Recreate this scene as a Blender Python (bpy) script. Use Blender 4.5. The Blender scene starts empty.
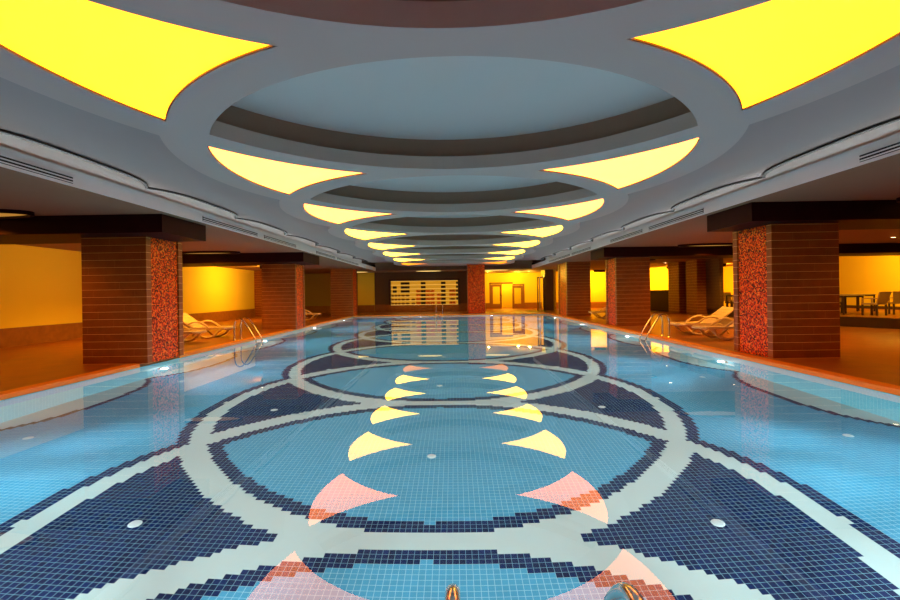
import bpy, bmesh, math, random
from mathutils import Vector, Matrix
random.seed(7)
S = bpy.context.scene
C = S.collection
PI = math.pi

# ------------------------------------------------------------------ camera
FPX = 435.0
cam_d = bpy.data.cameras.new('camera')
cam = bpy.data.objects.new('camera', cam_d); C.objects.link(cam)
cam_d.sensor_width = 36.0
cam_d.lens = FPX / 900 * 36.0
cam_d.shift_x = 0.0
cam_d.shift_y = -6.94 / 900
cam_d.clip_start = 0.05; cam_d.clip_end = 200
CAM_Z = 1.42
yaw, roll = 0.0103, 0.0144
cam.matrix_world = (Matrix.Translation((0, 0, CAM_Z)) @ Matrix.Rotation(yaw, 4, 'Z')
                    @ Matrix.Rotation(PI / 2, 4, 'X') @ Matrix.Rotation(-roll, 4, 'Z'))
S.camera = cam

# ------------------------------------------------------------------ world, exposure
W = bpy.data.worlds.new('world'); S.world = W; W.use_nodes = True
W.node_tree.nodes['Background'].inputs[0].default_value = (0.02, 0.015, 0.01, 1)
W.node_tree.nodes['Background'].inputs[1].default_value = 0.1
S.view_settings.view_transform = 'Standard'
S.view_settings.look = 'None'
S.view_settings.exposure = 0.0
S.view_settings.gamma = 1.0
S.view_settings.use_curve_mapping = False
S.cycles.use_denoising = True
S.cycles.max_bounces = 14
S.cycles.diffuse_bounces = 5
S.cycles.transmission_bounces = 12
S.cycles.sample_clamp_indirect = 8.0

POOL_WIDE, POOL_FLOOD, POOL_BEAM = 14.0, 135.0, 800.0    # each underwater lamp
POOL_COL = (0.82, 0.97, 1.0)
PANEL = (10.0, 2.4, 0.33)    # glow of the ceiling panels
WARM = (1.0, 0.48, 0.025)

def lamp(name, kind, loc, energy, color, size=None, size_y=None, aim=None, spot=None, blend=1.0):
    d = bpy.data.lights.new(name, kind); d.energy = energy; d.color = color
    if kind == 'AREA':
        d.shape = 'RECTANGLE' if size_y else 'DISK'; d.size = size or 1.0
        if size_y: d.size_y = size_y
    else:
        d.shadow_soft_size = size or 0.1
    if spot: d.spot_size = spot; d.spot_blend = blend
    o = bpy.data.objects.new(name, d); C.objects.link(o); o.location = loc
    if aim is not None:
        o.rotation_euler = (Vector(aim) - Vector(loc)).to_track_quat('-Z', 'Y').to_euler()
    return o

# ------------------------------------------------------------------ node helper
class X:
    """a value socket with arithmetic"""
    nt = None
    def __init__(s, v): s.v = v
    @staticmethod
    def m(op, *a):
        n = X.nt.nodes.new('ShaderNodeMath'); n.operation = op
        for i, q in enumerate(a):
            q = q.v if isinstance(q, X) else q
            if isinstance(q, (int, float)): n.inputs[i].default_value = q
            else: X.nt.links.new(q, n.inputs[i])
        return X(n.outputs[0])
    def __add__(s, o): return X.m('ADD', s, o)
    def __sub__(s, o): return X.m('SUBTRACT', s, o)
    def __rsub__(s, o): return X.m('SUBTRACT', o, s)
    def __mul__(s, o): return X.m('MULTIPLY', s, o)
    def __truediv__(s, o): return X.m('DIVIDE', s, o)
    def __lt__(s, o): return X.m('LESS_THAN', s, o)
    def __gt__(s, o): return X.m('GREATER_THAN', s, o)
    def floor(s): return X.m('FLOOR', s)
    def fract(s): return X.m('FRACT', s)
    def abs(s): return X.m('ABSOLUTE', s)
    def sqrt(s): return X.m('SQRT', s)
    def min(s, o): return X.m('MINIMUM', s, o)
    def max(s, o): return X.m('MAXIMUM', s, o)

def newmat(name):
    m = bpy.data.materials.new(name); m.use_nodes = True
    nt = m.node_tree
    return m, nt, nt.nodes['Principled BSDF']

def rgb(c): return (c[0], c[1], c[2], 1.0)

def mixc(nt, f, a, b):
    n = nt.nodes.new('ShaderNodeMix'); n.data_type = 'RGBA'
    for sock, q in ((n.inputs[0], f), (n.inputs[6], a), (n.inputs[7], b)):
        q = q.v if isinstance(q, X) else q
        if isinstance(q, (int, float)): sock.default_value = q
        elif isinstance(q, tuple): sock.default_value = rgb(q)
        else: nt.links.new(q, sock)
    return n.outputs[2]

def pos(nt):
    g = nt.nodes.new('ShaderNodeNewGeometry')
    s = nt.nodes.new('ShaderNodeSeparateXYZ'); nt.links.new(g.outputs['Position'], s.inputs[0])
    X.nt = nt
    return X(s.outputs[0]), X(s.outputs[1]), X(s.outputs[2]), g

def noise(nt, scale, detail=3.0, vec=None, rough=0.5):
    n = nt.nodes.new('ShaderNodeTexNoise'); n.inputs['Scale'].default_value = scale
    n.inputs['Detail'].default_value = detail; n.inputs['Roughness'].default_value = rough
    if vec is None:
        vec = nt.nodes.new('ShaderNodeNewGeometry').outputs['Position']
    nt.links.new(vec, n.inputs['Vector'])
    return n.outputs['Fac']

def plain(name, col, rough=0.5, metal=0.0, var=0.12, scale=6.0, spec=0.5):
    m, nt, b = newmat(name)
    f = noise(nt, scale)
    c = mixc(nt, f, tuple(max(0, x * (1 - var)) for x in col), tuple(x * (1 + var) for x in col))
    nt.links.new(c, b.inputs['Base Color'])
    b.inputs['Roughness'].default_value = rough
    b.inputs['Metallic'].default_value = metal
    b.inputs['Specular IOR Level'].default_value = spec
    return m

def glow(name, col, strength=1.0):
    m, nt, b = newmat(name)
    b.inputs['Base Color'].default_value = (0.06, 0.05, 0.02, 1)
    b.inputs['Emission Color'].default_value = rgb(col)
    b.inputs['Emission Strength'].default_value = strength
    f = noise(nt, 3.0)
    r = nt.nodes.new('ShaderNodeMapRange'); nt.links.new(f, r.inputs[0])
    r.inputs['To Min'].default_value = strength * 0.97; r.inputs['To Max'].default_value = strength * 1.03
    nt.links.new(r.outputs[0], b.inputs['Emission Strength'])
    return m

M = {}
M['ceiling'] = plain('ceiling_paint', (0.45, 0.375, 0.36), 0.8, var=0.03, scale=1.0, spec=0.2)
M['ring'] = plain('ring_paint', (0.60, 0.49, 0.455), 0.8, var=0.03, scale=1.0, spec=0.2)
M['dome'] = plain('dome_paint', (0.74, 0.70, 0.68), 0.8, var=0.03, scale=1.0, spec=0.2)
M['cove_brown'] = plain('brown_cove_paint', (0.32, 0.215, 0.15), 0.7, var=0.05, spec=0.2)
M['cornice'] = plain('cornice_paint', (0.84, 0.85, 0.84), 0.7, var=0.03, scale=1.0, spec=0.2)
M['bronze_and_shade'] = plain('bronze_frame_and_shade', (0.045, 0.04, 0.035), 0.5)  # panel frames, and the dark strip painted for the slab-edge shadow gap
M['soffit'] = plain('soffit_paint', (0.32, 0.185, 0.11), 0.8, var=0.03, spec=0.2)
M['beam'] = plain('dark_maroon_wood', (0.022, 0.003, 0.004), 0.55, var=0.3, scale=3, spec=0.12)
M['black'] = plain('black_slot', (0.008, 0.008, 0.008), 0.6)
M['steel'] = plain('stainless_steel', (0.75, 0.72, 0.68), 0.16, 1.0, var=0.03)
M['white_plastic'] = plain('warm_tinted_white_plastic', (0.82, 0.62, 0.34), 0.4, var=0.04)  # white plastic with the orange lamplight mixed into its colour
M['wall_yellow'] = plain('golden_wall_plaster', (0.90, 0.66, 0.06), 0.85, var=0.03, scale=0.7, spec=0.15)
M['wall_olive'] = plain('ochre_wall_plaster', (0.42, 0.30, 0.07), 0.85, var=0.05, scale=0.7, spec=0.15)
M['wall_brown'] = plain('brown_wall_panel', (0.13, 0.06, 0.02), 0.6, var=0.1)
M['dark_wood'] = plain('dark_brown_wood', (0.07, 0.03, 0.014), 0.4, var=0.25, scale=4)
M['door_wood'] = plain('walnut_door_wood', (0.26, 0.10, 0.02), 0.4, var=0.2, scale=4)
M['rattan'] = plain('tan_rattan', (0.46, 0.27, 0.10), 0.6, var=0.3, scale=30)
M['table_top'] = plain('pale_table_top', (0.45, 0.32, 0.15), 0.4)
M['inlet'] = plain('white_inlet_plastic', (0.50, 0.66, 0.68), 0.4, var=0.02)
M['green'] = plain('green_mat', (0.05, 0.16, 0.02), 0.8)
M['orange_cloth'] = plain('orange_folded_cloth', (0.85, 0.20, 0.01), 0.8)
M['dark_cloth'] = plain('dark_brown_box', (0.03, 0.012, 0.006), 0.7)
M['panel'] = glow('yellow_panel_glow', PANEL)
M['panel_near'] = glow('deep_yellow_panel_glow', (PANEL[0], PANEL[1], 0.032))
M['panel_mid'] = glow('golden_panel_glow', (10.0, 5.0, 0.33))
M['panel_far'] = glow('amber_panel_glow', (2.2, 0.62, 0.02))
M['warm_glow'] = glow('warm_diffuser_glow', (0.45, 0.20, 0.03))
M['downlight'] = glow('white_downlight_glow', (12.0, 8.5, 4.0))
M['pool_lamp'] = glow('pool_lamp_glow', (9.0, 10.0, 10.0))
M['rack_back'] = glow('lit_rack_back', (0.52, 0.21, 0.008))
M['rack_shelf'] = glow('lit_rack_shelf', (0.80, 0.42, 0.07))
M['lobby_glow'] = glow('lit_lobby_wall', (1.15, 0.72, 0.02))

def glassy(name, col=(1, 1, 1)):
    m, nt, b = newmat(name)
    b.inputs['Base Color'].default_value = rgb(col)
    b.inputs['Roughness'].default_value = 0.02
    b.inputs['Transmission Weight'].default_value = 1.0
    b.inputs['IOR'].default_value = 1.02
    return m
M['glass'] = glassy('door_glass', (0.9, 0.9, 0.8))

# water: one refracting sheet
m, nt, b = newmat('pool_water')
nt.nodes.remove(b)
g = nt.nodes.new('ShaderNodeBsdfGlass'); g.inputs['IOR'].default_value = 1.33; g.inputs['Roughness'].default_value = 0.0
g.inputs['Color'].default_value = (0.97, 0.99, 1.0, 1)
nt.links.new(g.outputs[0], nt.nodes['Material Output'].inputs['Surface'])
M['water'] = m

# mosaic of the pool floor: rings of radius P chained at pitch P, laid in square tiles
TILE = 0.0557; P = 3.62; PX = -0.27; PY = 3.95
COL_LIGHT, COL_PALE, COL_NAVY = (0.055, 0.33, 0.54), (0.43, 0.64, 0.65), (0.0008, 0.014, 0.078)
WALL_L, WALL_R = -6.75, 6.08
def mosaic(name, floor=True):
    m, nt, b = newmat(name)
    x, y, z, geo = pos(nt)
    if floor:
        u, v = x - PX, y - PY
    else:
        u, v = x + y, z
    qi, qj = (u / TILE).floor(), (v / TILE).floor()
    fu, fv = (u / TILE) - qi, (v / TILE) - qj
    gw = 0.038
    grout = (fu < gw).max(fu > 1 - gw).max((fv < gw).max(fv > 1 - gw))
    wn = nt.nodes.new('ShaderNodeTexWhiteNoise'); wn.noise_dimensions = '2D'
    cmb = nt.nodes.new('ShaderNodeCombineXYZ'); nt.links.new(qi.v, cmb.inputs[0]); nt.links.new(qj.v, cmb.inputs[1])
    nt.links.new(cmb.outputs[0], wn.inputs['Vector'])
    rnd = X(wn.outputs['Value'])
    if floor:
        cx, cy = (qi + 0.5) * TILE, (qj + 0.5) * TILE
        yr = (cy / P).fract() * P
        ds = []
        for j in (-1, 0, 1, 2):
            dy = yr - j * P
            ds.append(((cx * cx) + (dy * dy)).sqrt() - P)
        cnt = ds[0] < 0
        for d in ds[1:]: cnt = cnt + (d < 0)
        m_out = m_in = None                      # distance to the nearest ring from outside / inside
        for d in ds:
            o_ = d.abs() + (d < 0) * 9.0; i_ = d.abs() + (d > 0) * 9.0
            m_out = o_ if m_out is None else m_out.min(o_)
            m_in = i_ if m_in is None else m_in.min(i_)
        c0 = cnt < 0.5; c2 = cnt > 1.5; c1 = (1 - c0) - c2
        pale = (c0 * (m_out < 0.14)).max(c1 * (m_out < 0.23).max(m_in < 0.11)).max(c2 * (m_in < 0.085))
        navy = (c0 * (m_out < 0.30)).max(c1).max(c2 * (m_in < 0.25))
        # scalloped border along both side walls, cusps where the rings meet
        t = (((cy - P / 2) / P).fract() * 2 - 1).abs()
        off = (1 - t * t * t) * 0.56
        wr = (off * -1 + (WALL_R - PX)) - cx
        wl = cx - (off + (WALL_L - PX))
        wd = wr.min(wl)
        edge_pale = wd < 0
        edge_navy = (wd < 0.11)
        col = mixc(nt, rnd * 0.35, COL_LIGHT, tuple(c * 1.25 for c in COL_LIGHT))
        nav = mixc(nt, rnd, tuple(c * 0.75 for c in COL_NAVY), tuple(c * 1.4 for c in COL_NAVY))
        col = mixc(nt, navy.max(edge_navy), col, nav)
        pl = pale.max(edge_pale)
        col = mixc(nt, pl, col, COL_PALE)
        groutc = mixc(nt, navy.max(edge_navy), (0.32, 0.64, 0.76), (0.20, 0.40, 0.48))
        col = mixc(nt, grout * (1 - pl), col, groutc)
    else:
        col = mixc(nt, rnd * 0.4, (0.16, 0.50, 0.60), (0.24, 0.60, 0.68))
        col = mixc(nt, grout, col, (0.35, 0.66, 0.70))
    nt.links.new(col, b.inputs['Base Color'])
    b.inputs['Roughness'].default_value = 0.5
    b.inputs['Specular IOR Level'].default_value = 0.1
    return m
M['pool_floor'] = mosaic('pool_floor_mosaic', True)
M['pool_wall'] = mosaic('pool_wall_mosaic', False)

# brown tiled deck
m, nt, b = newmat('brown_deck_tile')
x, y, z, geo = pos(nt)
gx, gy = (x / 0.6).fract(), (y / 0.6).fract()
gr = (gx < 0.012).max(gy < 0.012)
c = mixc(nt, noise(nt, 2.2, 5), (0.22, 0.055, 0.006), (0.44, 0.125, 0.014))
c = mixc(nt, gr, c, (0.10, 0.045, 0.015))
nt.links.new(c, b.inputs['Base Color']); b.inputs['Roughness'].default_value = 0.34
M['deck'] = m
M['coping'] = plain('orange_coping_stone', (0.86, 0.27, 0.012), 0.5, var=0.1, scale=4)

# pillar cladding: courses of brown marble with pale joints
def cladding(name, dark, light, joint, course=0.159):
    m, nt, b = newmat(name)
    x, y, z, geo = pos(nt)
    row = (z / course).floor()
    jt = (z / course).fract() < 0.045
    st = ((x + y) / 0.9 + row * 0.37).fract() < 0.006
    cmb = nt.nodes.new('ShaderNodeCombineXYZ')
    nt.links.new(x.v, cmb.inputs[0]); nt.links.new(y.v, cmb.inputs[1]); nt.links.new((z + row * 3.1).v, cmb.inputs[2])
    c = mixc(nt, noise(nt, 3.0, 6, cmb.outputs[0], 0.65), dark, light)
    c = mixc(nt, jt.max(st * 0.2), c, joint)
    nt.links.new(c, b.inputs['Base Color']); b.inputs['Roughness'].default_value = 0.45
    return m
M['clad'] = cladding('brown_marble_courses', (0.12, 0.028, 0.002), (0.42, 0.105, 0.006), (0.95, 0.50, 0.20))
M['clad_dark'] = cladding('dark_marble_courses', (0.07, 0.03, 0.012), (0.15, 0.06, 0.022), (0.28, 0.16, 0.08))
M['wainscot'] = plain('brown_marble_wainscot', (0.30, 0.11, 0.018), 0.45, var=0.4, scale=5)

# glass mosaic of oranges, reds and dark tesserae
m, nt, b = newmat('red_glass_mosaic')
x, y, z, geo = pos(nt)
t = 0.026
cmb = nt.nodes.new('ShaderNodeCombineXYZ')
nt.links.new(((x + y) / t).floor().v, cmb.inputs[0]); nt.links.new((z / t).floor().v, cmb.inputs[1])
wn = nt.nodes.new('ShaderNodeTexWhiteNoise'); wn.noise_dimensions = '2D'; nt.links.new(cmb.outputs[0], wn.inputs['Vector'])
rp = nt.nodes.new('ShaderNodeValToRGB'); rp.color_ramp.interpolation = 'CONSTANT'
els = [(0, (0.05, 0.010, 0.006)), (0.18, (0.36, 0.022, 0.003)), (0.38, (0.75, 0.06, 0.005)), (0.58, (0.95, 0.13, 0.008)), (0.86, (0.98, 0.30, 0.03)), (0.94, (0.12, 0.03, 0.03))]
while len(rp.color_ramp.elements) < len(els): rp.color_ramp.elements.new(0.5)
for e, (p_, c_) in zip(rp.color_ramp.elements, els): e.position = p_; e.color = rgb(c_)
nt.links.new(wn.outputs['Value'], rp.inputs[0])
nt.links.new(rp.outputs[0], b.inputs['Base Color']); b.inputs['Roughness'].default_value = 0.35; b.inputs['Specular IOR Level'].default_value = 0.15
M['mosaic'] = m

# ------------------------------------------------------------------ mesh helpers
def link(name, me, mat, parent=None, loc=None):
    o = bpy.data.objects.new(name, me); C.objects.link(o)
    if mat is not None:
        me.materials.clear(); me.materials.append(mat)
    if parent is not None: o.parent = parent
    if loc is not None: o.location = loc
    return o

def obj(name, bm, mat, parent=None, loc=None, smooth=False):
    me = bpy.data.meshes.new(name)
    bmesh.ops.recalc_face_normals(bm, faces=bm.faces)
    bm.to_mesh(me); bm.free()
    if smooth:
        for p in me.polygons: p.use_smooth = True
    return link(name, me, mat, parent, loc)

def add_box(bm, x0, x1, y0, y1, z0, z1, bevel=0.0):
    vs = [bm.verts.new((x, y, z)) for z in (z0, z1) for y in (y0, y1) for x in (x0, x1)]
    fs = []
    for f in ((0, 2, 3, 1), (4, 5, 7, 6), (0, 1, 5, 4), (2, 6, 7, 3), (0, 4, 6, 2), (1, 3, 7, 5)):
        fs.append(bm.faces.new([vs[i] for i in f]))
    if bevel > 0:
        es = list({e for f in fs for e in f.edges})
        bmesh.ops.bevel(bm, geom=es, offset=bevel, segments=2, affect='EDGES', profile=0.5)
    return bm

def box(name, x0, x1, y0, y1, z0, z1, mat, parent=None, bevel=0.0):
    return obj(name, add_box(bmesh.new(), x0, x1, y0, y1, z0, z1, bevel), mat, parent)

def add_tube(bm, pts, r, n=10, closed=False):
    pts = [Vector(p) for p in pts]; rings = []
    up = Vector((0.01, 0.02, 1))
    N = len(pts); prev = None
    for i, p in enumerate(pts):
        a = pts[(i - 1) % N] if (closed or i > 0) else p
        b_ = pts[(i + 1) % N] if (closed or i < N - 1) else p
        t = (b_ - a).normalized()
        if prev is None:
            s = t.cross(up)
            if s.length < 1e-3: s = t.cross(Vector((1, 0, 0)))
            s.normalize()
        else:
            s = prev - t * prev.dot(t); s.normalize()
        prev = s; q = t.cross(s)
        rings.append([bm.verts.new(p + (s * math.cos(2 * PI * k / n) + q * math.sin(2 * PI * k / n)) * r) for k in range(n)])
    for i in range(N if closed else N - 1):
        A, B = rings[i], rings[(i + 1) % N]
        for k in range(n): bm.faces.new((A[k], A[(k + 1) % n], B[(k + 1) % n], B[k]))
    if not closed:
        bm.faces.new(rings[0][::-1]); bm.faces.new(rings[-1])
    return bm

def add_cyl(bm, cx, cy, z0, z1, r, n=24, r1=None):
    r1 = r if r1 is None else r1
    A = [bm.verts.new((cx + r * math.cos(2 * PI * k / n), cy + r * math.sin(2 * PI * k / n), z0)) for k in range(n)]
    B = [bm.verts.new((cx + r1 * math.cos(2 * PI * k / n), cy + r1 * math.sin(2 * PI * k / n), z1)) for k in range(n)]
    for k in range(n): bm.faces.new((A[k], A[(k + 1) % n], B[(k + 1) % n], B[k]))
    bm.faces.new(A[::-1]); bm.faces.new(B)
    return bm

def smooth_path(ctrl, n=8):
    """Catmull-Rom through control points"""
    c = [Vector(p) for p in ctrl]; c = [c[0] * 2 - c[1]] + c + [c[-1] * 2 - c[-2]]
    out = []
    for i in range(1, len(c) - 2):
        for k in range(n):
            t = k / n
            a, b_, d, e = c[i - 1], c[i], c[i + 1], c[i + 2]
            out.append(0.5 * ((2 * b_) + (d - a) * t + (2 * a - 5 * b_ + 4 * d - e) * t * t + (3 * b_ - a - 3 * d + e) * t ** 3))
    out.append(c[-2]); return out

def slab(name, outer, holes, z0, z1, mat, parent=None):
    """extruded outline with holes (a filled 2D curve turned into a mesh)"""
    cu = bpy.data.curves.new(name, 'CURVE'); cu.dimensions = '2D'; cu.fill_mode = 'BOTH'
    cu.extrude = (z1 - z0) / 2
    for poly in [outer] + list(holes):
        sp = cu.splines.new('POLY'); sp.points.add(len(poly) - 1); sp.use_cyclic_u = True
        for p_, (x, y) in zip(sp.points, poly): p_.co = (x, y, 0, 1)
    tmp = bpy.data.objects.new(name + '_tmp', cu); C.objects.link(tmp)
    bpy.context.view_layer.update()
    me = bpy.data.meshes.new_from_object(tmp.evaluated_get(bpy.context.evaluated_depsgraph_get()))
    bpy.data.objects.remove(tmp); bpy.data.curves.remove(cu)
    me.name = name
    for v in me.vertices: v.co.z += (z0 + z1) / 2
    return link(name, me, mat, parent)

def structure(o, label=None, cat=None):
    o['kind'] = 'structure'
    if label: o['label'] = label
    if cat: o['category'] = cat
    return o
def sbox(name, x0, x1, y0, y1, z0, z1, mat, label=None, cat=None, bevel=0.0):
    return structure(box(name, x0, x1, y0, y1, z0, z1, mat, None, bevel), label, cat)
def tag(o, label, cat, group=None):
    o['label'] = label; o['category'] = cat
    if group: o['group'] = group
    return o
def thing(name, label, cat, loc=(0, 0, 0), rz=0.0, group=None):
    o = bpy.data.objects.new(name, None); C.objects.link(o)
    o.empty_display_size = 0.2
    o.location = loc; o.rotation_euler = (0, 0, rz)
    return tag(o, label, cat, group)
def dup(root, loc, rz, label, group=None):
    r = root.copy(); C.objects.link(r); r.location = loc; r.rotation_euler = (0, 0, rz)
    tag(r, label, root['category'], group or root.get('group'))
    for ch in list(root.children):
        c = ch.copy(); C.objects.link(c); c.parent = r
        for gch in ch.children:
            d = gch.copy(); C.objects.link(d); d.parent = c
    return r
ORD = ['first', 'second', 'third', 'fourth', 'fifth', 'sixth', 'seventh', 'eighth', 'ninth']

# ------------------------------------------------------------------ key dimensions
WATER = -0.08; PFLOOR = -1.61
NEAR_Y, FAR_Y = 1.18, 28.8
SOF = CAM_Z + 1.68            # soffit underside
RING0, RING1 = CAM_Z + 1.955, CAM_Z + 2.15
SLAB0, SLAB1 = CAM_Z + 2.27, CAM_Z + 2.35
LIP_L, LIP_R = -5.68, 5.60
END_Y = 31.3
ROOF = CAM_Z + 2.62
SIDE_L, SIDE_R = -13.4, 20.4
BACK = 34.0
Y_BACK = -4.0

# ------------------------------------------------------------------ floors
deck = slab('floor', [(SIDE_L - .3, Y_BACK - .3), (SIDE_R + .3, Y_BACK - .3), (SIDE_R + .3, 41), (SIDE_L - .3, 41)],
            [[(WALL_L, NEAR_Y), (WALL_R, NEAR_Y), (WALL_R, FAR_Y), (WALL_L, FAR_Y)]], -0.3, 0.0, M['deck'])
structure(deck)
structure(box('floor_pool', WALL_L, WALL_R, NEAR_Y, FAR_Y, PFLOOR - 0.2, PFLOOR, M['pool_floor']))
sbox('wall_pool_left', WALL_L - 0.3, WALL_L, NEAR_Y - .3, FAR_Y + .3, PFLOOR, -0.3, M['pool_wall'])
sbox('wall_pool_right', WALL_R, WALL_R + 0.3, NEAR_Y - .3, FAR_Y + .3, PFLOOR, -0.3, M['pool_wall'])
sbox('wall_pool_near', WALL_L, WALL_R, NEAR_Y - .3, NEAR_Y, PFLOOR, -0.3, M['pool_wall'])
sbox('wall_pool_far', WALL_L, WALL_R, FAR_Y, FAR_Y + .3, PFLOOR, -0.3, M['pool_wall'])
# tile band between wall and coping, just above the water
bm = bmesh.new()
for x0, x1, y0, y1 in ((WALL_L, WALL_L + .012, NEAR_Y, FAR_Y), (WALL_R - .012, WALL_R, NEAR_Y, FAR_Y)):
    add_box(bm, x0, x1, y0, y1, -0.32, -0.07)
for x0, x1, y0, y1 in ((WALL_L, WALL_R, NEAR_Y, NEAR_Y + .012), (WALL_L, WALL_R, FAR_Y - .012, FAR_Y)):
    add_box(bm, x0, x1, y0, y1, -0.32, -0.07)
structure(obj('trim_waterline', bm, M['pool_wall']))
# water sheet
bm = bmesh.new()
vs = [bm.verts.new(p) for p in ((WALL_L, NEAR_Y, WATER), (WALL_R, NEAR_Y, WATER), (WALL_R, FAR_Y, WATER), (WALL_L, FAR_Y, WATER))]
bm.faces.new(vs)
me = bpy.data.meshes.new('water'); bm.to_mesh(me); bm.free()
structure(link('water', me, M['water']), 'clear still blue swimming pool water with mirror reflections', 'water')
# coping stones
CW = 0.22
sbox('trim_left', WALL_L - CW, WALL_L + 0.03, 10.55, FAR_Y + CW, -0.073, 0.012, M['coping'], bevel=0.008)
sbox('trim_left_near', WALL_L - CW, WALL_L + 0.03, NEAR_Y - CW, 9.2, -0.073, 0.012, M['coping'], bevel=0.008)
sbox('trim_right', WALL_R - 0.03, WALL_R + CW, NEAR_Y - CW, FAR_Y + CW, -0.073, 0.012, M['coping'], bevel=0.008)
sbox('trim_near', WALL_L + .03, WALL_R - .03, NEAR_Y - CW, NEAR_Y + 0.03, -0.073, 0.012, M['coping'], bevel=0.008)
sbox('trim_far', WALL_L + .03, WALL_R - .03, FAR_Y - 0.03, FAR_Y + CW, -0.073, 0.012, M['coping'], bevel=0.008)

# ------------------------------------------------------------------ walls
def wainscoted(name, x0, x1, y0, y1, z1, mat, face, wz=0.56):
    """wall box plus a baseboard of marble on the face towards the room"""
    sbox('wall_' + name, x0, x1, y0, y1, 0.0, z1, mat)
    t = 0.03
    if face == '+x': q = (x1, x1 + t, y0, y1)
    if face == '-x': q = (x0 - t, x0, y0, y1)
    if face == '-y': q = (x0, x1, y0 - t, y0)
    sbox('baseboard_' + name, *q, 0.0, wz, M['wainscot'])
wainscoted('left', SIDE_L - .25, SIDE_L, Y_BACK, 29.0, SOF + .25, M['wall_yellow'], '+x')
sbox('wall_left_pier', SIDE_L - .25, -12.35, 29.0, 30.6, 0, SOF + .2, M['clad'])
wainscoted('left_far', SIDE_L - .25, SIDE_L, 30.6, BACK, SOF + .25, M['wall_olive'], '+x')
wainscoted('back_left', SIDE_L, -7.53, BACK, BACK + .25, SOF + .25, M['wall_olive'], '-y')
wainscoted('back_pilaster', -7.53, -6.24, BACK - .12, BACK + .25, SOF + .25, M['wall_yellow'], '-y', 0.57)
wainscoted('back_middle', -6.24, 2.15, BACK, BACK + .25, SOF + .25, M['wall_brown'], '-y', 0.6)
sbox('wall_rear', SIDE_L - .25, SIDE_R + .25, Y_BACK - .25, Y_BACK, 0, ROOF, M['wall_brown'])
# entrance lobby behind the far right corner
LOB = 37.8
sbox('wall_lobby_left', 2.15, 2.4, BACK, LOB, 0, SOF + .25, M['wall_yellow'])
sbox('wall_lobby_back_a', 2.4, 3.1, LOB, LOB + .2, 0, SOF + .25, M['wall_yellow'])
sbox('wall_lobby_back_b', 3.1, 6.0, LOB, LOB + .2, 2.2, SOF + .25, M['wall_yellow'])
sbox('wall_lobby_back_c', 6.0, 7.6, LOB, LOB + .2, 0, SOF + .25, M['wall_yellow'])
sbox('baseboard_lobby_a', 2.4, 3.1, LOB - .03, LOB, 0, 0.5, M['wainscot'])
sbox('baseboard_lobby_c', 6.0, 7.6, LOB - .03, LOB, 0, 0.5, M['wainscot'])
sbox('wall_lobby_right', 7.55, 7.8, BACK - .5, LOB + .2, 0, SOF + .25, M['wall_yellow'])
sbox('wall_corridor', 2.6, 7.0, 40.6, 40.8, 0, 3.0, M['wall_yellow'])
# far right
wainscoted('back_right', 7.8, 13.8, BACK + 2.6, BACK + 2.85, SOF + .25, M['wall_yellow'], '-y', 0.5)
sbox('wall_right_back', 13.8, SIDE_R + .25, 33.0, 33.25, 0, SOF + .25, M['wall_yellow'])
sbox('wall_right', SIDE_R, SIDE_R + .25, Y_BACK, 33.0, 0, SOF + .25, M['wall_yellow'])
sbox('baseboard_right', SIDE_R - .03, SIDE_R, Y_BACK, 33.0, 0.35, 0.5, M['dark_wood'])
sbox('wall_bar', 13.8, 14.0, 27.6, 33.0, 0, 1.42, M['beam'])
sbox('wall_right_far', 13.8, 14.0, 33.25, BACK + 2.85, 0, SOF + .25, M['wall_yellow'])
sbox('wall_right_pilaster_a', 13.5, 14.1, 26.3, 27.6, 0, SOF + .1, M['clad'])
sbox('wall_right_panel_a', 13.9, 14.1, 25.45, 26.3, 0, SOF + .1, M['clad_dark'])
sbox('wall_right_pilaster_b', 13.5, 14.1, 24.35, 25.45, 0, SOF + .1, M['clad'])
sbox('wall_right_panel_b', 14.0, 14.2, 23.1, 24.35, 0.35, SOF + .1, M['clad_dark'])

# raised platform on the right
plat = [(14.05, 27.5), (14.05, 16.2), (14.9, 14.5), (16.2, 12.2), (16.2, Y_BACK), (SIDE_R, Y_BACK), (SIDE_R, 27.5)]
structure(slab('floor_platform', plat, [], 0.0, 0.35, M['dark_wood']))
structure(slab('floor_platform_top', [(x + (0.02 if x < 20 else 0), y) for x, y in plat], [], 0.35, 0.36, M['deck']))

# ------------------------------------------------------------------ ceiling
T0 = 3.40; P = 3.64
TK = [T0 + P * k for k in range(-2, 8)]           # ring centres, TK[2] == T0
R_IN, R_OUT, R_EDGE, R_LENS = 3.49, 3.885, 3.98, 3.45

def arc(cy, r, a0, a1, n):
    return [(r * math.cos(a0 + (a1 - a0) * i / n), cy + r * math.sin(a0 + (a1 - a0) * i / n)) for i in range(n + 1)]
def chain_outline(r):
    al = math.asin(P / 2 / r); pts = []
    for i, cy in enumerate(TK):
        a0 = -PI / 2 if i == 0 else -al
        a1 = PI / 2 if i == len(TK) - 1 else al
        pts += arc(cy, r, a0, a1, 28 if -al == a0 and a1 == al else 48)[:-1]
    left = [(-x, y) for x, y in reversed(pts)]
    return pts + left
def lens(k, r, n=56):
    """opening shared by ring k and ring k+1"""
    a, b_ = TK[k], TK[k + 1]; h = math.sqrt(r * r - (P / 2) ** 2)
    xs = [h * math.sin(PI / 2 * (-1 + 2 * i / n)) for i in range(n + 1)]
    top = [(x, a + math.sqrt(r * r - x * x)) for x in xs]
    bot = [(x, b_ - math.sqrt(r * r - x * x)) for x in reversed(xs)]
    return top + bot[1:-1]
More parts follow.
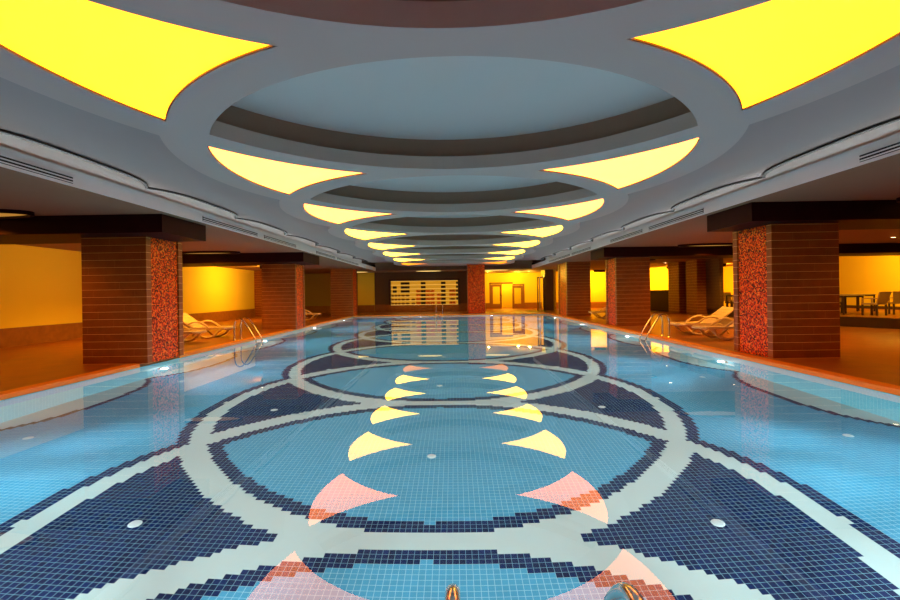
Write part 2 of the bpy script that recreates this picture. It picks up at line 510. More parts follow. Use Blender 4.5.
def panel_poly(k, s, inset=0.0, n=24):
    """three cornered panel: inside ring k, outside rings k-1 and k+1"""
    ri, ro = R_IN - inset, R_OUT + inset
    dy = (ri * ri - ro * ro + P * P) / (2 * P)
    cy = TK[k]
    th = math.asin(dy / ri)
    pts = [(ri * math.cos(-th + 2 * th * i / n), cy + ri * math.sin(-th + 2 * th * i / n)) for i in range(n + 1)]
    xt = math.sqrt(ro * ro - P * P); xb = pts[-1][0]
    for i in range(1, n + 1):
        x = xb + (xt - xb) * i / n; pts.append((x, cy + P - math.sqrt(ro * ro - x * x)))
    for i in range(1, n):
        x = xt + (xb - xt) * i / n; pts.append((x, cy - P + math.sqrt(ro * ro - x * x)))
    pts = [(x * s, y) for x, y in pts]
    return pts if s > 0 else pts[::-1]

lenses = [lens(k, R_LENS) for k in range(len(TK) - 1)]
pk = [(k, s) for k in range(1, len(TK)) for s in (-1, 1)]
cuts = [panel_poly(k, s) for k, s in pk]
structure(slab('ceiling_rings', chain_outline(R_EDGE), lenses + cuts, RING0, RING1, M['ring']))

def scallop(side, y):
    t = (y - (T0 + P / 2)) / P; t = abs(((t) % 1.0) * 2 - 1)
    return side * (5.90 + 0.36 * t ** 4)
ys = []
y = T0 + P / 2 - 4 * P
n_sc = 24
while y < END_Y - 0.02:
    if y > Y_BACK: ys.append(y)
    y += P / n_sc
ys = [Y_BACK] + ys + [END_Y]
main_out = [(scallop(1, y), y) for y in ys] + [(scallop(-1, y), y) for y in reversed(ys)]
structure(slab('ceiling', main_out, [chain_outline(R_EDGE - 0.08)], SLAB0, SLAB1, M['ceiling']))
# closing strip between ring slab and main slab
def strip(name, poly, z0, z1, mat):
    bm = bmesh.new()
    A = [bm.verts.new((x, y, z0)) for x, y in poly]; B = [bm.verts.new((x, y, z1)) for x, y in poly]
    n = len(poly)
    for i in range(n): bm.faces.new((A[i], A[(i + 1) % n], B[(i + 1) % n], B[i]))
    return structure(obj(name, bm, mat))
strip('ceiling_ring_edge', chain_outline(R_EDGE - 0.05), RING1 - .02, SLAB1, M['ring'])
# dark strip drawn in for the shadow gap along each scalloped side
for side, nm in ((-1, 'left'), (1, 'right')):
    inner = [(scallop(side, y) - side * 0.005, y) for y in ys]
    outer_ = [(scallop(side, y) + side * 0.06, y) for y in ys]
    structure(slab('trim_shadow_gap_' + nm, inner + outer_[::-1], [], SLAB0 - 0.035, SLAB1 + 0.02, M['bronze_and_shade']))
M['lip'] = plain('taupe_lip_paint', (0.56, 0.45, 0.38), 0.75, var=0.03, spec=0.2)
# taupe lip, dark recess wall and pale vault above each lens
for k in range(len(TK) - 1):
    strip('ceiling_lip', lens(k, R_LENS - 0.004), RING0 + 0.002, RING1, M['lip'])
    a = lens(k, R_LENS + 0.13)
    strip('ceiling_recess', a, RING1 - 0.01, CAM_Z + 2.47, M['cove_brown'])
    # gentle vault
    bm = bmesh.new(); mid = TK[k] + P / 2
    rings_ = []
    for f in (1.0, 0.9, 0.75, 0.55, 0.3):
        zz = CAM_Z + 2.46 + 0.22 * (1 - f ** 2)
        rings_.append([bm.verts.new((x * f, mid + (y - mid) * f, zz)) for x, y in a])
    for A, B in zip(rings_, rings_[1:]):
        n = len(A)
        for i in range(n): bm.faces.new((A[i], A[(i + 1) % n], B[(i + 1) % n], B[i]))
    bm.faces.new(rings_[-1])
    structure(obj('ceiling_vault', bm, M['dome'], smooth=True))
# soffits around, cornice fascia, cove back wall, roof
sbox('ceiling_soffit_left', SIDE_L - .25, LIP_L, Y_BACK, BACK + .25, SOF, SOF + 0.22, M['soffit'])
sbox('ceiling_soffit_right', LIP_R, SIDE_R + .25, Y_BACK, BACK + 4.2, SOF, SOF + 0.22, M['soffit'])
sbox('ceiling_soffit_far', LIP_L, LIP_R, END_Y, BACK + 4.2, SOF, SOF + 0.22, M['soffit'])
sbox('trim_cornice_left', LIP_L, LIP_L + .03, Y_BACK, END_Y, SOF - .01, SOF + .24, M['cornice'])
sbox('trim_cornice_right', LIP_R - .03, LIP_R, Y_BACK, END_Y, SOF - .01, SOF + .24, M['cornice'])
sbox('trim_cornice_far', LIP_L, LIP_R, END_Y - .03, END_Y, SOF - .01, SLAB1, M['wall_brown'])
sbox('wall_cove_left', -6.75, -6.65, Y_BACK, END_Y, SOF + .22, ROOF, M['cornice'])
sbox('wall_cove_right', 6.57, 6.67, Y_BACK, END_Y, SOF + .22, ROOF, M['cornice'])
# unseen light strips added to brighten the coves behind the cornice lips
M['cove_fill'] = glow('cove_fill_glow', (8.0, 9.5, 10.0))
for nm, x in (('left', -6.38), ('right', 6.30)):
    tag(box('cove_fill_strip', x - .03, x + .03, Y_BACK + .2, END_Y - .2, SOF + .22, SOF + .25, M['cove_fill']), 'added fill light strip hidden in the %s ceiling cove behind the cornice' % nm, 'added cove light')
# rounded moulding inside the cove
for side, nm, x in ((-1, 'left', -6.62), (1, 'right', 6.54)):
    bm = bmesh.new()
    prof = [(0.0, 0.22), (0.10, 0.24), (0.15, 0.28), (0.16, 0.34), (0.10, 0.40), (0.05, 0.43), (0.05, 0.52), (0.0, 0.54)]
    A = [bm.verts.new((x - side * px, Y_BACK, SOF + pz)) for px, pz in prof]
    B = [bm.verts.new((x - side * px, END_Y, SOF + pz)) for px, pz in prof]
    for i in range(len(prof) - 1): bm.faces.new((A[i], A[i + 1], B[i + 1], B[i]))
    structure(obj('trim_moulding_' + nm, bm, M['cornice'], smooth=True))
sbox('ceiling_roof', SIDE_L - .3, SIDE_R + .3, Y_BACK - .3, 41, CAM_Z + 2.75, CAM_Z + 2.9, M['soffit'])

# ------------------------------------------------------------------ pillars and beams
def pillar(nm, x_in, x_out, y0, y1, label):
    """inner face towards the pool carries an inset mosaic between tile strips"""
    s = 1 if x_in > x_out else -1         # direction of the pool
    h = CAM_Z + 1.32 if y0 < 20 else SOF
    t = structure(thing('pillar', label, 'pillar'))
    rec = 0.05
    d = y1 - y0; ya, yb = y0 + 0.12 * d, y1 - 0.12 * d
    bm = bmesh.new()
    xs = sorted((x_in - s * rec, x_out)); add_box(bm, xs[0], xs[1], y0, y1, 0, h)
    xs = sorted((x_in, x_in - s * rec))
    add_box(bm, xs[0], xs[1], y0, ya, 0, h); add_box(bm, xs[0], xs[1], yb, y1, 0, h)
    obj('cladding', bm, M['clad'], t)
    xs = sorted((x_in - s * rec, x_in - s * (rec - 0.02)))
    o = box('mosaic_panel', xs[0], xs[1], ya + .01, yb - .01, 0, h, M['mosaic'], t)
    o['label'] = 'orange and red glass mosaic panel'
    return t
def beam(x_in, x_out, y0, y1, label):
    x0, x1 = sorted((x_in, x_out))
    bm = add_box(bmesh.new(), x0, x1, y0, y1, CAM_Z + 1.31, SOF, 0.004)
    return structure(obj('beam', bm, M['beam']), label, 'beam')
pillar('l', -6.60, -8.00, 9.26, 10.5, 'brown tiled pillar with red mosaic, nearest on the left side')
pillar('l', -6.60, -8.00, 17.98, 19.1, 'brown tiled pillar behind the left pool ladder')
pillar('l', -6.60, -8.02, 28.07, 29.5, 'brown tiled pillar at the far left corner of the pool')
pillar('r', 6.42, 7.77, 8.86, 10.08, 'brown tiled pillar with red mosaic, nearest on the right side')
pillar('r', 6.42, 7.75, 17.3, 18.5, 'brown tiled pillar behind the right pool ladder')
pillar('r', 6.40, 7.73, 24.8, 26.9, 'brown tiled pillar at the far right corner of the pool')
for (y0, y1, w) in ((8.7, 10.25, 'nearest'), (16.9, 18.9, 'second')):
    beam(-5.87, -8.1 if w == 'third' else SIDE_L, y0, y1, 'dark maroon ceiling beam on the left aisle, %s row' % w)
for (y0, y1, w) in ((8.5, 10.0, 'nearest'), (16.85, 18.5, 'second')):
    beam(5.79, 7.85 if w == 'third' else SIDE_R, y0, y1, 'dark maroon ceiling beam on the right aisle, %s row' % w)
# pillar standing at the far end of the pool, all mosaic
t = structure(thing('pillar', 'red mosaic pillar standing at the far end of the pool', 'pillar'))
box('cladding', 0.9, 2.1, 29.95, 31.0, 0, CAM_Z + 2.3, M['clad'], t)
box('mosaic_panel', 0.92, 2.08, 29.92, 29.95, 0, CAM_Z + 2.25, M['mosaic'], t)

# ------------------------------------------------------------------ glowing ceiling panels
for (k, s), poly in zip(pk, cuts):
    row = k - 2
    side = 'left' if s < 0 else 'right'
    if row < -1: continue
    lab = {-1: 'yellow glowing ceiling panel just behind the camera, %s side' % side,
           0: 'huge yellow glowing curved ceiling panel nearest overhead, %s side' % side,
           7: 'last and smallest amber ceiling panel at the far end, %s side' % side}.get(
        row, '%s yellow glowing ceiling panel counted from the nearest, %s side' % (ORD[row], side))
    cy = TK[k]
    t = thing('ceiling_light_panel', lab, 'ceiling light', (2.6 * s, cy, RING0), group='yellow glowing ceiling panels')
    loc = lambda pp: [(x - 2.6 * s, y - cy) for x, y in pp]
    mat = M['panel_near'] if row <= 0 else M['panel_far'] if row == 7 else M['panel_mid'] if row >= 3 else M['panel']
    slab('diffuser', loc(panel_poly(k, s, 0.012)), [], 0.02, 0.035, mat, t)
    slab('frame', loc(panel_poly(k, s, 0.002)), [loc(panel_poly(k, s, 0.012))], 0.004, 0.045, M['bronze_and_shade'], t)

# ------------------------------------------------------------------ cornice air grilles
def grille(x, s, y0, y1, label):
    L = y1 - y0
    t = thing('air_grille', label, 'vent', (x, (y0 + y1) / 2, SOF + 0.08), group='slot grilles in the cornice')
    sx = sorted((0, s * 0.012))
    box('backing', sx[0], sx[1], -L / 2, L / 2, -0.055, 0.055, M['black'], t)
    for i, z in enumerate((-0.048, -0.005, 0.038)):
        sx = sorted((s * .012, s * 0.03))
        box('slat', sx[0], sx[1], -L / 2, L / 2, z, z + 0.014, M['cornice'], t)
GR = [(3.2, 6.0), (9.74, 12.45), (12.9, 15.5), (17.8, 20.6), (21.0, 25.6)]
for i, (a, b_) in enumerate(GR):
    grille(LIP_L + .03, 1, a, 6.4 if i == 0 else b_, 'black slot air grille in the left cornice, %s from the camera' % ORD[i])
    grille(LIP_R - .03, -1, a, b_, 'black slot air grille in the right cornice, %s from the camera' % ORD[i])

# ------------------------------------------------------------------ oval lights in the aisles
M['cream_glow'] = glow('cream_diffuser_glow', (1.7, 1.1, 0.3))
def oval_light(x, y, label, power, rx=1.15, ry=0.36, far=False):
    t = thing('ceiling_light', label, 'ceiling light', (x, y, SOF), group='oval ceiling lights of the aisles')
    ring = [(rx * math.cos(2 * PI * i / 48), ry * math.sin(2 * PI * i / 48)) for i in range(48)]
    slab('rim', [(a * 1.06, b_ * 1.15) for a, b_ in ring], [ring], -0.02 if far else -0.07, 0.0, M['beam'], t)
    slab('diffuser', [(a * .995, b_ * .99) for a, b_ in ring], [], -0.025, -0.01, M['cream_glow' if far else 'warm_glow'], t)
    lamp('aisle_lamp', 'SPOT', (x, y, SOF - 0.09), power, (1.0, 0.36, 0.018), 0.04, aim=(x, y, 0), spot=math.radians(140), blend=0.6)
    return t
for i, y in enumerate((8.25, 16.35, 23.5)):
    oval_light(-9.3, y, 'oval warm light in the left aisle soffit, %s from the camera' % ORD[i], (190, 200, 170)[i])
    oval_light(9.6, y, 'oval warm light in the right aisle soffit, %s from the camera' % ORD[i], (190, 230, 200)[i])
for x in (-7.4, -1.9, 3.1):
    oval_light(x, 32.4, 'oval warm light in the far soffit, %s' % {-7.4: 'left of the lit rack', -1.9: 'above the lit rack', 3.1: 'beside the mosaic pillar'}[x], 12, 0.95, 0.42, True)
# wall washers close to the golden walls
def washer(x, y, z, aim, power, sx, sy, label):
    t = thing('wall_washer', label, 'lamp', (x, y, z), group='wall washer lamps under the soffit')
    r = (Vector(aim) - Vector((x, y, z))).to_track_quat('-Z', 'Y').to_euler()
    t.rotation_euler = r
    box('housing', -sx / 2, sx / 2, -sy / 2, sy / 2, 0.01, 0.06, M['beam'], t)
    lamp('washer_lamp', 'AREA', (x, y, z), power, WARM, sx, sy, aim)
washer(-10.6, 24.2, SOF - .12, (-13.4, 24.6, 1.5), 215, .9, .2, 'wall washer beside the bright left wall, second bay')
washer(-10.0, 13.6, SOF - .12, (-13.4, 14.6, 0.9), 42, .9, .2, 'wall washer beside the left wall, first bay')
washer(17.6, 19.0, SOF - .12, (20.4, 20.5, 1.6), 190, .9, .2, 'wall washer above the raised platform, first bay')
washer(17.6, 29.0, SOF - .12, (20.4, 30.0, 1.6), 300, .9, .2, 'wall washer by the deep golden wall past the bar counter')
washer(15.6, 31.2, SOF - .12, (15.6, 33.0, 1.7), 330, .9, .2, 'wall washer lighting the yellow wall behind the bar counter')
washer(11.5, 34.6, SOF - .12, (11.6, 36.6, 1.6), 240, .9, .2, 'wall washer at the far right back wall')

# small downlights
def downlight(x, y, z, label, power, col=(1, .72, .25)):
    t = thing('downlight', label, 'downlight', (x, y, z), group='small round downlights')
    ring = [(0.09 * math.cos(2 * PI * i / 20), 0.09 * math.sin(2 * PI * i / 20)) for i in range(20)]
    slab('trim_ring', ring, [[(a * .7, b_ * .7) for a, b_ in ring]], -0.012, 0.0, M['steel'], t)
    slab('bulb', [(a * .68, b_ * .68) for a, b_ in ring], [], -0.01, -0.003, M['downlight'], t)
    if power and y > 34: lamp('downlight_lamp', 'POINT', (x, y, z - 0.2), power, col, 0.03)
    elif power: lamp('downlight_lamp', 'SPOT', (x, y, z - 0.05), power, col, 0.03, aim=(x, y, 0), spot=math.radians(140), blend=0.7)
downlight(2.75, 35.6, SOF, 'small downlight beside the mosaic pillar', 120, (1, .62, .05))
downlight(5.25, 36.2, SOF, 'small downlight above the entrance door', 160, (1, .62, .05))
downlight(6.1, 35.6, SOF, 'small downlight right of the entrance door', 100, (1, .62, .05))
downlight(4.6, 39.4, SOF, 'small downlight in the corridor behind the door', 330, (1, .62, .05))
downlight(-9.8, 22.0, SOF, 'small downlight in the left aisle', 30, (1, .6, .1))
downlight(10.8, 22.0, SOF, 'small downlight in the right aisle', 30, (1, .6, .1))
downlight(9.4, 13.0, SOF, 'added small downlight brightening the right loungers', 650, (1, .40, .03))  # this lamp and the next are added to brighten the loungers
downlight(-9.6, 14.2, SOF, 'added small downlight brightening the left loungers', 650, (1, .44, .03))
downlight(14.9, 14.9, SOF, 'added small downlight brightening the near platform table', 330, (1, .6, .06))  # three lamps added to brighten the platform chairs and floor
downlight(13.6, 21.4, SOF, 'added small downlight brightening the second platform table', 330, (1, .6, .06))
downlight(18.2, 17.0, SOF, 'added small downlight brightening the deep side of the platform', 250, (1, .6, .06))
downlight(13.0, 26.9, SOF, 'small downlight over the right wall pilaster', 6, (1, .6, .1))
sbox('ceiling_corridor', 2.4, 7.8, BACK + 4.2, 41, SOF, SOF + .1, M['soffit'])

# ------------------------------------------------------------------ underwater lamps
def pool_light(x, y, rz, label, k=1.0):
    """local -Y is the wall side, +Y looks into the pool"""
    z = -0.95
    t = thing('pool_light', label, 'pool light', (x, y, z), rz, 'underwater pool lights')
    bm = bmesh.new(); add_cyl(bm, 0, 0, 0, 0.04, 0.12, 24, 0.105)
    bmesh.ops.rotate(bm, verts=bm.verts, cent=(0, 0, 0), matrix=Matrix.Rotation(-PI / 2, 3, 'X'))
    obj('bezel', bm, M['steel'], t)
    bm = bmesh.new(); add_cyl(bm, 0, 0, 0.041, 0.05, 0.075, 24)
    bmesh.ops.rotate(bm, verts=bm.verts, cent=(0, 0, 0), matrix=Matrix.Rotation(-PI / 2, 3, 'X'))
    obj('lens', bm, M['pool_lamp'], t)
    R = Matrix.Rotation(rz, 3, 'Z'); p = Vector((x, y, z)) + R @ Vector((0, 0.10, 0))
    lamp('pool_lamp_wide', 'POINT', p, POOL_WIDE * k, POOL_COL, 0.05)
    for a in (-34, 0, 34):
        d = Matrix.Rotation(rz + math.radians(a), 3, 'Z') @ Vector((0, 1, 0))
        lamp('pool_lamp_beam', 'SPOT', p, POOL_BEAM * k, POOL_COL, 0.16, aim=p + d * 6 + Vector((0, 0, -0.42)), spot=math.radians(46), blend=1.0)
        lamp('pool_lamp_flood', 'SPOT', p, POOL_FLOOD * k, POOL_COL, 0.16, aim=p + d * 4 + Vector((0, 0, -0.66)), spot=math.radians(74), blend=1.0)
LY = [4.6, 9.9, 15.2, 20.6, 26.0]
for i, y in enumerate(LY):
    pool_light(WALL_L, y, -PI / 2, 'round underwater pool light on the left pool wall, %s from the camera' % ORD[i])
    pool_light(WALL_R, y, PI / 2, 'round underwater pool light on the right pool wall, %s from the camera' % ORD[i])
for x, nm in ((-4.6, 'leftmost'), (-1.7, 'second from the left'), (2.0, 'second from the right'), (4.4, 'rightmost')):
    pool_light(x, NEAR_Y, 0, 'added unseen underwater pool light in the near pool wall, %s one' % nm, 0.55)  # added out of view to brighten the near pool floor
for x, nm in ((-2.3, 'left'), (2.4, 'right')):
    pool_light(x, FAR_Y, PI, 'round underwater pool light in the far pool wall, %s one' % nm, 0.6)

# floor fittings of the pool: pale round inlets
fit = []
for i in range(7):
    yy = 4.04 + 3.15 * i
    fit += [(-3.02, yy, 'left'), (2.40, yy, 'right')]
    fit += [(-0.32, 5.52 + 3.2 * i, 'middle')]
    if i < 5: fit += [(-5.79, 5.82 + 3.3 * i, 'far left'), (5.05, 5.66 + 3.3 * i, 'far right')]
cnt = {}
for x, y, nm in fit:
    i = cnt.get(nm, 0); cnt[nm] = i + 1
    bm = bmesh.new(); add_cyl(bm, 0, 0, 0, 0.012, 0.058, 28, 0.05)
    o = obj('pool_inlet', bm, M['inlet'], None, (x, y, PFLOOR))
    tag(o, 'white round inlet on the pool floor, %s one in the %s row' % (ORD[i], nm), 'pool inlet', 'round inlets on the pool floor')
    bm = bmesh.new(); add_cyl(bm, 0, 0, 0.012, 0.016, 0.03, 16)
    obj('cap', bm, M['inlet'], o)

# ------------------------------------------------------------------ pool ladders
def make_ladder(label):
    t = thing('pool_ladder', label, 'pool ladder', group='steel pool ladders')
    for x in (-0.215, 0.215):
        path = smooth_path([(x, -0.36, 0.0), (x, -0.36, 0.30), (x, -0.355, 0.48), (x, -0.31, 0.62), (x, -0.21, 0.69), (x, -0.10, 0.66),
                            (x, 0.02, 0.52), (x, 0.26, 0.13), (x, 0.34, -0.06), (x, 0.36, -0.4), (x, 0.36, -1.2)], 6)
        obj('rail', add_tube(bmesh.new(), path, 0.019, 12), M['steel'], t, smooth=True)
        bm = bmesh.new(); add_cyl(bm, x, -0.36, 0.0, 0.025, 0.05, 16, 0.035)
        obj('flange', bm, M['steel'], t)
    for z in (-0.22, -0.5, -0.78, -1.06):
        box('tread', -0.215, 0.215, 0.32, 0.40, z, z + 0.025, M['steel'], t, 0.006)
    return t
lad = make_ladder('steel pool ladder at the near edge, only its rail tops showing')
lad.location = (0.2, 1.205, 0.0)
dup(lad, (WALL_L, 14.15, 0.0), -PI / 2, 'steel pool ladder on the left edge beside the loungers')
dup(lad, (WALL_R, 13.35, 0.0), PI / 2, 'steel pool ladder on the right edge before the second pillar')
dup(lad, (-1.02, FAR_Y, 0.0), PI, 'steel pool ladder at the far edge under the lit rack')

# ------------------------------------------------------------------ sun loungers
def make_lounger(label):
    t = thing('sun_lounger', label, 'sun lounger', group='warm-tinted white plastic sun loungers')
    hw = 0.30; L = 1.08
    bm = bmesh.new()
    n = 9
    for i in range(n):                       # slatted seat, gently dished
        x0 = 0.02 + i * L / n; z = 0.345 - 0.03 * math.sin(PI * (i + .5) / n)
        add_box(bm, x0, x0 + L / n - 0.012, -hw, hw, z, z + 0.03, 0.004)
    obj('seat', bm, M['white_plastic'], t)
    bm = bmesh.new()
    n = 6; ang = math.radians(36); BL = 0.84
    for i in range(n):
        a = i * BL / n; b_ = a + BL / n - 0.012
        vs = []
        for (d, w) in ((a, hw), (b_, hw)):
            for e in (0.0, 0.03):
                for s in (-1, 1):
                    vs.append(bm.verts.new((L + d * math.cos(ang) - e * math.sin(ang), s * w, 0.34 + d * math.sin(ang) + e * math.cos(ang))))
        for f in ((0, 1, 3, 2), (4, 6, 7, 5), (0, 4, 5, 1), (2, 3, 7, 6), (0, 2, 6, 4), (1, 5, 7, 3)): bm.faces.new([vs[k] for k in f])
    obj('backrest', bm, M['white_plastic'], t)
    for s in (-1, 1):
        y = s * (hw + 0.035)
        p = smooth_path([(0.0, y, 0.33), (0.10, y, 0.33), (0.22, y, 0.24), (0.36, y, 0.10), (0.56, y, 0.035), (0.76, y, 0.07), (0.92, y, 0.19),
                         (1.08, y, 0.32), (1.24, y, 0.33), (1.40, y, 0.16), (1.50, y, 0.035)], 6)
        obj('side_frame', add_tube(bmesh.new(), p, 0.034, 10), M['white_plastic'], t, smooth=True)
        p = smooth_path([(0.52, y, 0.35), (0.66, y, 0.46), (0.82, y, 0.545), (1.00, y, 0.565), (1.16, y, 0.52), (1.26, y, 0.47)], 6)
        obj('armrest', add_tube(bmesh.new(), p, 0.033, 10), M['white_plastic'], t, smooth=True)
        bm = bmesh.new()
        add_box(bm, 0.0, L, y - .025, y + .025, 0.315, 0.38, 0.01)
        add_tube(bm, [(L - .02, y, 0.35), (L + BL * math.cos(ang), y, 0.35 + BL * math.sin(ang))], 0.03, 8)
        obj('rail', bm, M['white_plastic'], t)
    p = [(0.0, -hw - .03, 0.335), (-0.03, -hw * .6, 0.335), (-0.03, hw * .6, 0.335), (0.0, hw + .03, 0.335)]
    obj('foot_bar', add_tube(bmesh.new(), p, 0.04, 10), M['white_plastic'], t, smooth=True)
    return t
lg = make_lounger('warm-tinted white plastic lounger beside the nearest right pillar, front one of two')
lg.location = (6.95, 12.45, 0)
dup(lg, (6.98, 13.9, 0), 0, 'warm-tinted white plastic lounger on the right deck, rear one of two')
dup(lg, (7.0, 22.4, 0), 0, 'warm-tinted white plastic lounger far off between the second and third right pillars')
dup(lg, (-7.85, 13.3, 0), PI, 'warm-tinted white plastic lounger half hidden by the nearest left pillar')
dup(lg, (-7.75, 14.9, 0), PI, 'warm-tinted white plastic lounger on the left deck with arm rest showing')
dup(lg, (-7.7, 24.6, 0), PI, 'warm-tinted white plastic lounger far off between the second and third left pillars')

# ------------------------------------------------------------------ chairs and tables on the platform
PZ = 0.36
def make_chair(label):
    t = thing('armchair', label, 'chair', group='rattan armchairs on the raised platform')
    box('seat', -0.26, 0.26, -0.25, 0.25, 0.40, 0.46, M['rattan'], t, 0.012)
    bm = bmesh.new()
    vs = []
    for y, z, w in ((0.22, 0.46, .25), (0.34, 0.88, .29)):
        for e in (0.0, 0.04):
            for s in (-1, 1): vs.append(bm.verts.new((s * w, y + e, z)))
    for f in ((0, 1, 3, 2), (4, 6, 7, 5), (0, 4, 5, 1), (2, 3, 7, 6), (0, 2, 6, 4), (1, 5, 7, 3)): bm.faces.new([vs[k] for k in f])
    obj('backrest', bm, M['rattan'], t)
    for x in (-.23, .23):
        for y in (-.22, .23): box('leg', x - .025, x + .025, y - .025, y + .025, 0, 0.41, M['dark_wood'], t)
        box('armrest', x - .03, x + .03, -.24, .28, 0.62, 0.65, M['rattan'], t, 0.008)
        box('arm_post', x - .02, x + .02, -.23, -.19, 0.46, 0.62, M['rattan'], t)
    return t
def make_table(label, loc):
    t = thing('dining_table', label, 'table', loc, group='tables on the raised platform')
    box('tabletop', -.42, .42, -.42, .42, .725, .75, M['table_top'], t, .006)
    for x in (-.37, .37):
        for y in (-.37, .37): box('leg', x - .022, x + .022, y - .022, y + .022, 0, .725, M['dark_wood'], t)
    box('apron', -.35, .35, -.35, .35, .67, .725, M['dark_wood'], t)
    return t
make_table('dark square table at the right frame edge between armchairs', (15.45, 17.4, PZ))
make_table('dark square table behind the right loungers on the platform', (14.95, 23.1, PZ))
make_table('dark square table deep on the platform by the golden wall', (17.9, 19.5, PZ))
ch = make_chair('rattan armchair with its back to us, right of the near table')
ch.location = (15.65, 16.4, PZ); ch.rotation_euler = (0, 0, PI + 0.25)
dup(ch, (17.0, 16.8, PZ), PI - .5, 'rattan armchair cut off by the right frame edge')
dup(ch, (14.55, 17.5, PZ), PI / 2, 'rattan armchair beside the nearest right pillar, left of the near table')
dup(ch, (15.75, 18.35, PZ), 0, 'rattan armchair behind the near table')
dup(ch, (14.55, 22.35, PZ), PI, 'rattan armchair before the table behind the loungers')
dup(ch, (15.35, 22.3, PZ), PI - .2, 'rattan armchair right of the table behind the loungers')
dup(ch, (15.0, 23.9, PZ), 0, 'rattan armchair at the rear of the table behind the loungers')

# ------------------------------------------------------------------ lit rack on the far wall
RX0, RX1, RZ0, RZ1 = -4.93, 0.27, 0.56, 2.40
RY = BACK - 0.03
rk = thing('display_rack', 'wide glowing rack of six shelves on the dark far wall', 'rack', ((RX0 + RX1) / 2, RY, 0))
ox = (RX0 + RX1) / 2
bm = bmesh.new()
f = 0.14
add_box(bm, RX0 - f - ox, RX1 + f - ox, -.42, 0.0, RZ1, RZ1 + f)
add_box(bm, RX0 - f - ox, RX0 - ox, -.42, 0.0, RZ0, RZ1); add_box(bm, RX1 - ox, RX1 + f - ox, -.42, 0.0, RZ0, RZ1)
obj('frame', bm, plain('dark_red_rack_frame', (0.06, 0.012, 0.008), 0.5), rk)
box('back_panel', RX0 - ox, RX1 - ox, -0.03, 0.0, RZ0, RZ1, M['rack_back'], rk)
rowh = (RZ1 - RZ0) / 6
for i in range(7):
    z = RZ0 + i * rowh
    box('shelf', RX0 - ox, RX1 - ox, -.40, -.03, z - .02, z + .02, M['rack_shelf'], rk)
wpx = 668.0
cols = [('dark', 160, 200, (0, 1, 2)), ('dark', 203, 245, (0, 1, 2)), ('dark', 80, 98, (1, 2)), ('dark', 100, 116, (1, 2)), ('dark', 360, 405, (0, 1, 2, 3, 4, 5)),
        ('dark', 560, 605, (0, 1, 2, 3, 4, 5)), ('dark', 710, 727, (0, 1, 2, 3, 4)), ('orange', 312, 356, (2, 3, 4, 5)), ('orange', 408, 450, (2, 3, 4, 5)),
        ('orange', 454, 495, (2, 3, 4, 5)), ('orange', 518, 556, (3, 4, 5)), ('orange', 642, 706, (2, 3, 5)),
        ('tan', 66, 90, (3, 4, 5)), ('tan', 96, 124, (3, 4, 5)), ('tan', 130, 156, (3, 4, 5)), ('tan', 162, 200, (3, 4, 5)), ('tan', 206, 244, (3, 4, 5)), ('tan', 264, 300, (4, 5)), ('tan', 640, 705, (4,))]
rows = [[] for _ in range(6)]
for kind, a, b_, rr in cols:
    for r_ in rr: rows[r_].append((a, b_, kind))
mats = {'dark': M['dark_cloth'], 'orange': M['orange_cloth'], 'tan': plain('tan_bundle', (0.25, 0.10, 0.02), 0.8)}
names = {'dark': ('dark_box', 'dark box', 'box'), 'orange': ('folded_towel', 'folded orange towel', 'towel'), 'tan': ('towel_roll', 'brown towel roll', 'towel')}
for r_, items in enumerate(rows):
    items.sort()
    z0 = RZ1 - (r_ + 1) * rowh + 0.021
    for c_, (a, b_, kind) in enumerate(items):
        x0 = RX0 + (a - 60) / wpx * (RX1 - RX0); x1 = RX0 + (b_ - 60) / wpx * (RX1 - RX0)
        hgt = rowh * (0.62 if kind != 'tan' else 0.48)
        nm, lb, ct = names[kind]
        bm = bmesh.new()
        if kind == 'tan':
            rr = hgt / 2
            add_cyl(bm, 0, 0, -.15, .15, rr, 16)
            bmesh.ops.rotate(bm, verts=bm.verts, cent=(0, 0, 0), matrix=Matrix.Rotation(PI / 2, 3, 'X'))
            for v in bm.verts: v.co.x *= (x1 - x0) / 2 / rr; v.co.z += rr
        elif kind == 'orange':
            for q in range(3): add_box(bm, -(x1 - x0) / 2, (x1 - x0) / 2, -.15, .15, q * hgt / 3, (q + 1) * hgt / 3 - .004, .015)
        else:
            add_box(bm, -(x1 - x0) / 2, (x1 - x0) / 2, -.15, .15, 0, hgt, .01)
        o = obj(nm, bm, mats[kind], None, ((x0 + x1) / 2, RY - .22, z0))
        tag(o, '%s on the lit rack, %s shelf from the top, %s from the left' % (lb, ORD[r_], (ORD + ['tenth', 'eleventh', 'twelfth', 'thirteenth', 'fourteenth', 'fifteenth', 'sixteenth'])[c_]), ct, 'goods on the lit rack')

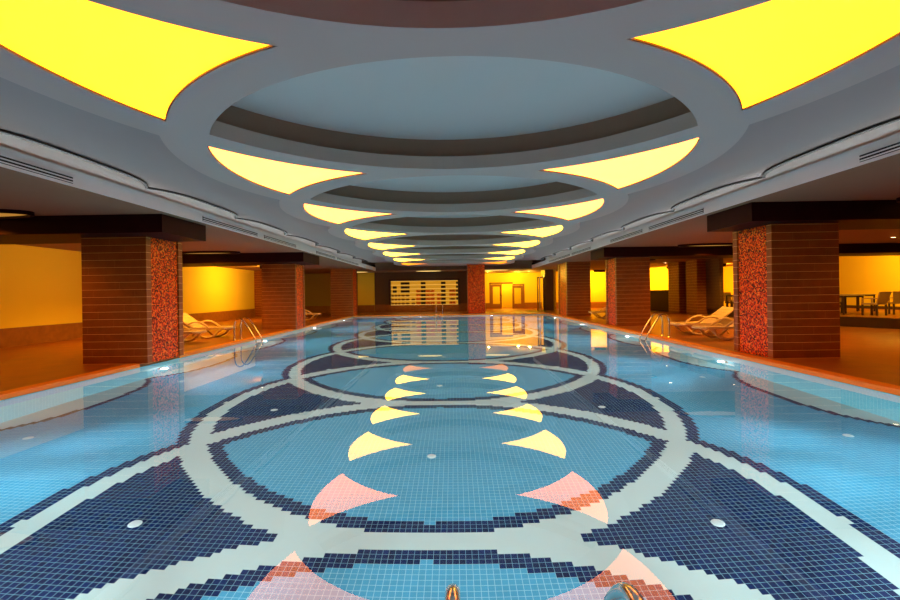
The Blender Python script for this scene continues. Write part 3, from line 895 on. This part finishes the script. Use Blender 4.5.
# ------------------------------------------------------------------ entrance door
dr = structure(thing('door_1', 'wooden double door with glass panels, one leaf open', 'door', (3.1, LOB, 0)))
bm = bmesh.new()
add_box(bm, -.06, .06, -.06, .1, 0, 2.26); add_box(bm, 2.84, 2.96, -.06, .1, 0, 2.05); add_box(bm, -.06, 1.95, -.06, .1, 2.14, 2.28); add_box(bm, 1.95, 2.96, -.06, .1, 2.0, 2.12)
obj('door_frame', bm, M['door_wood'], dr)
box('header', 1.95, 2.84, 0.02, .1, 2.1, 2.22, M['wall_yellow'], dr)
def leaf(x0, x1, h):
    bm = bmesh.new(); w = .17
    add_box(bm, x0, x0 + w, -.03, .03, .01, h); add_box(bm, x1 - w, x1, -.03, .03, .01, h)
    add_box(bm, x0 + w, x1 - w, -.03, .03, h - .2, h); add_box(bm, x0 + w, x1 - w, -.03, .03, .01, .42)
    l = obj('door_leaf', bm, M['door_wood'], dr)
    box('glass_pane', x0 + w, x1 - w, -.006, .006, .42, h - .2, M['glass'], l)
    box('handle', (x1 - .1 if x0 < 1 else x0 + .07), (x1 - .07 if x0 < 1 else x0 + .1), -.08, -.03, .95, 1.25, M['steel'], l)
leaf(.06, 1.0, 2.12); leaf(1.92, 2.84, 1.98)
# glass partition and sconce at the lobby's right end
gp = thing('glass_door', 'dark framed glass door right of the lobby with a steel edge post, its shine painted pale', 'door', (6.3, 33.2, 0))
bm = bmesh.new()
add_box(bm, .0, .07, 0, .06, 0, 2.55); add_box(bm, .45, .60, 0, .06, 0, 2.55); add_box(bm, .07, .45, 0, .06, 2.47, 2.55)
obj('frame', bm, M['dark_wood'], gp)
box('glass_pane', .07, .45, .024, .036, 0.0, 2.47, M['glass'], gp)
box('edge_post', .15, .22, -.03, .02, 0.0, 2.55, M['cornice'], gp)['label'] = 'steel edge post, reflected light painted pale'  # pale colour stands for light reflected off the steel
sc_ = thing('wall_sconce', 'small glowing wall lamp above the glass door', 'lamp', (6.75, 33.25, 2.62))
bm = bmesh.new(); add_cyl(bm, 0, 0, 0.03, .42, .09, 20, .15)
obj('lamp_shade', bm, M['lobby_glow'], sc_, smooth=False)
bm = bmesh.new(); add_cyl(bm, 0, 0, -.07, .03, .05, 16)
obj('base', bm, M['steel'], sc_)
sbox('wall_lobby_pilaster', 6.92, 7.55, 33.25, 33.95, 0, SOF + .1, M['wall_brown'])
tag(box('floor_mat', 5.3, 6.7, 31.7, 32.7, 0.0, .015, M['green']), 'green mat on the far deck before the glass door', 'mat')
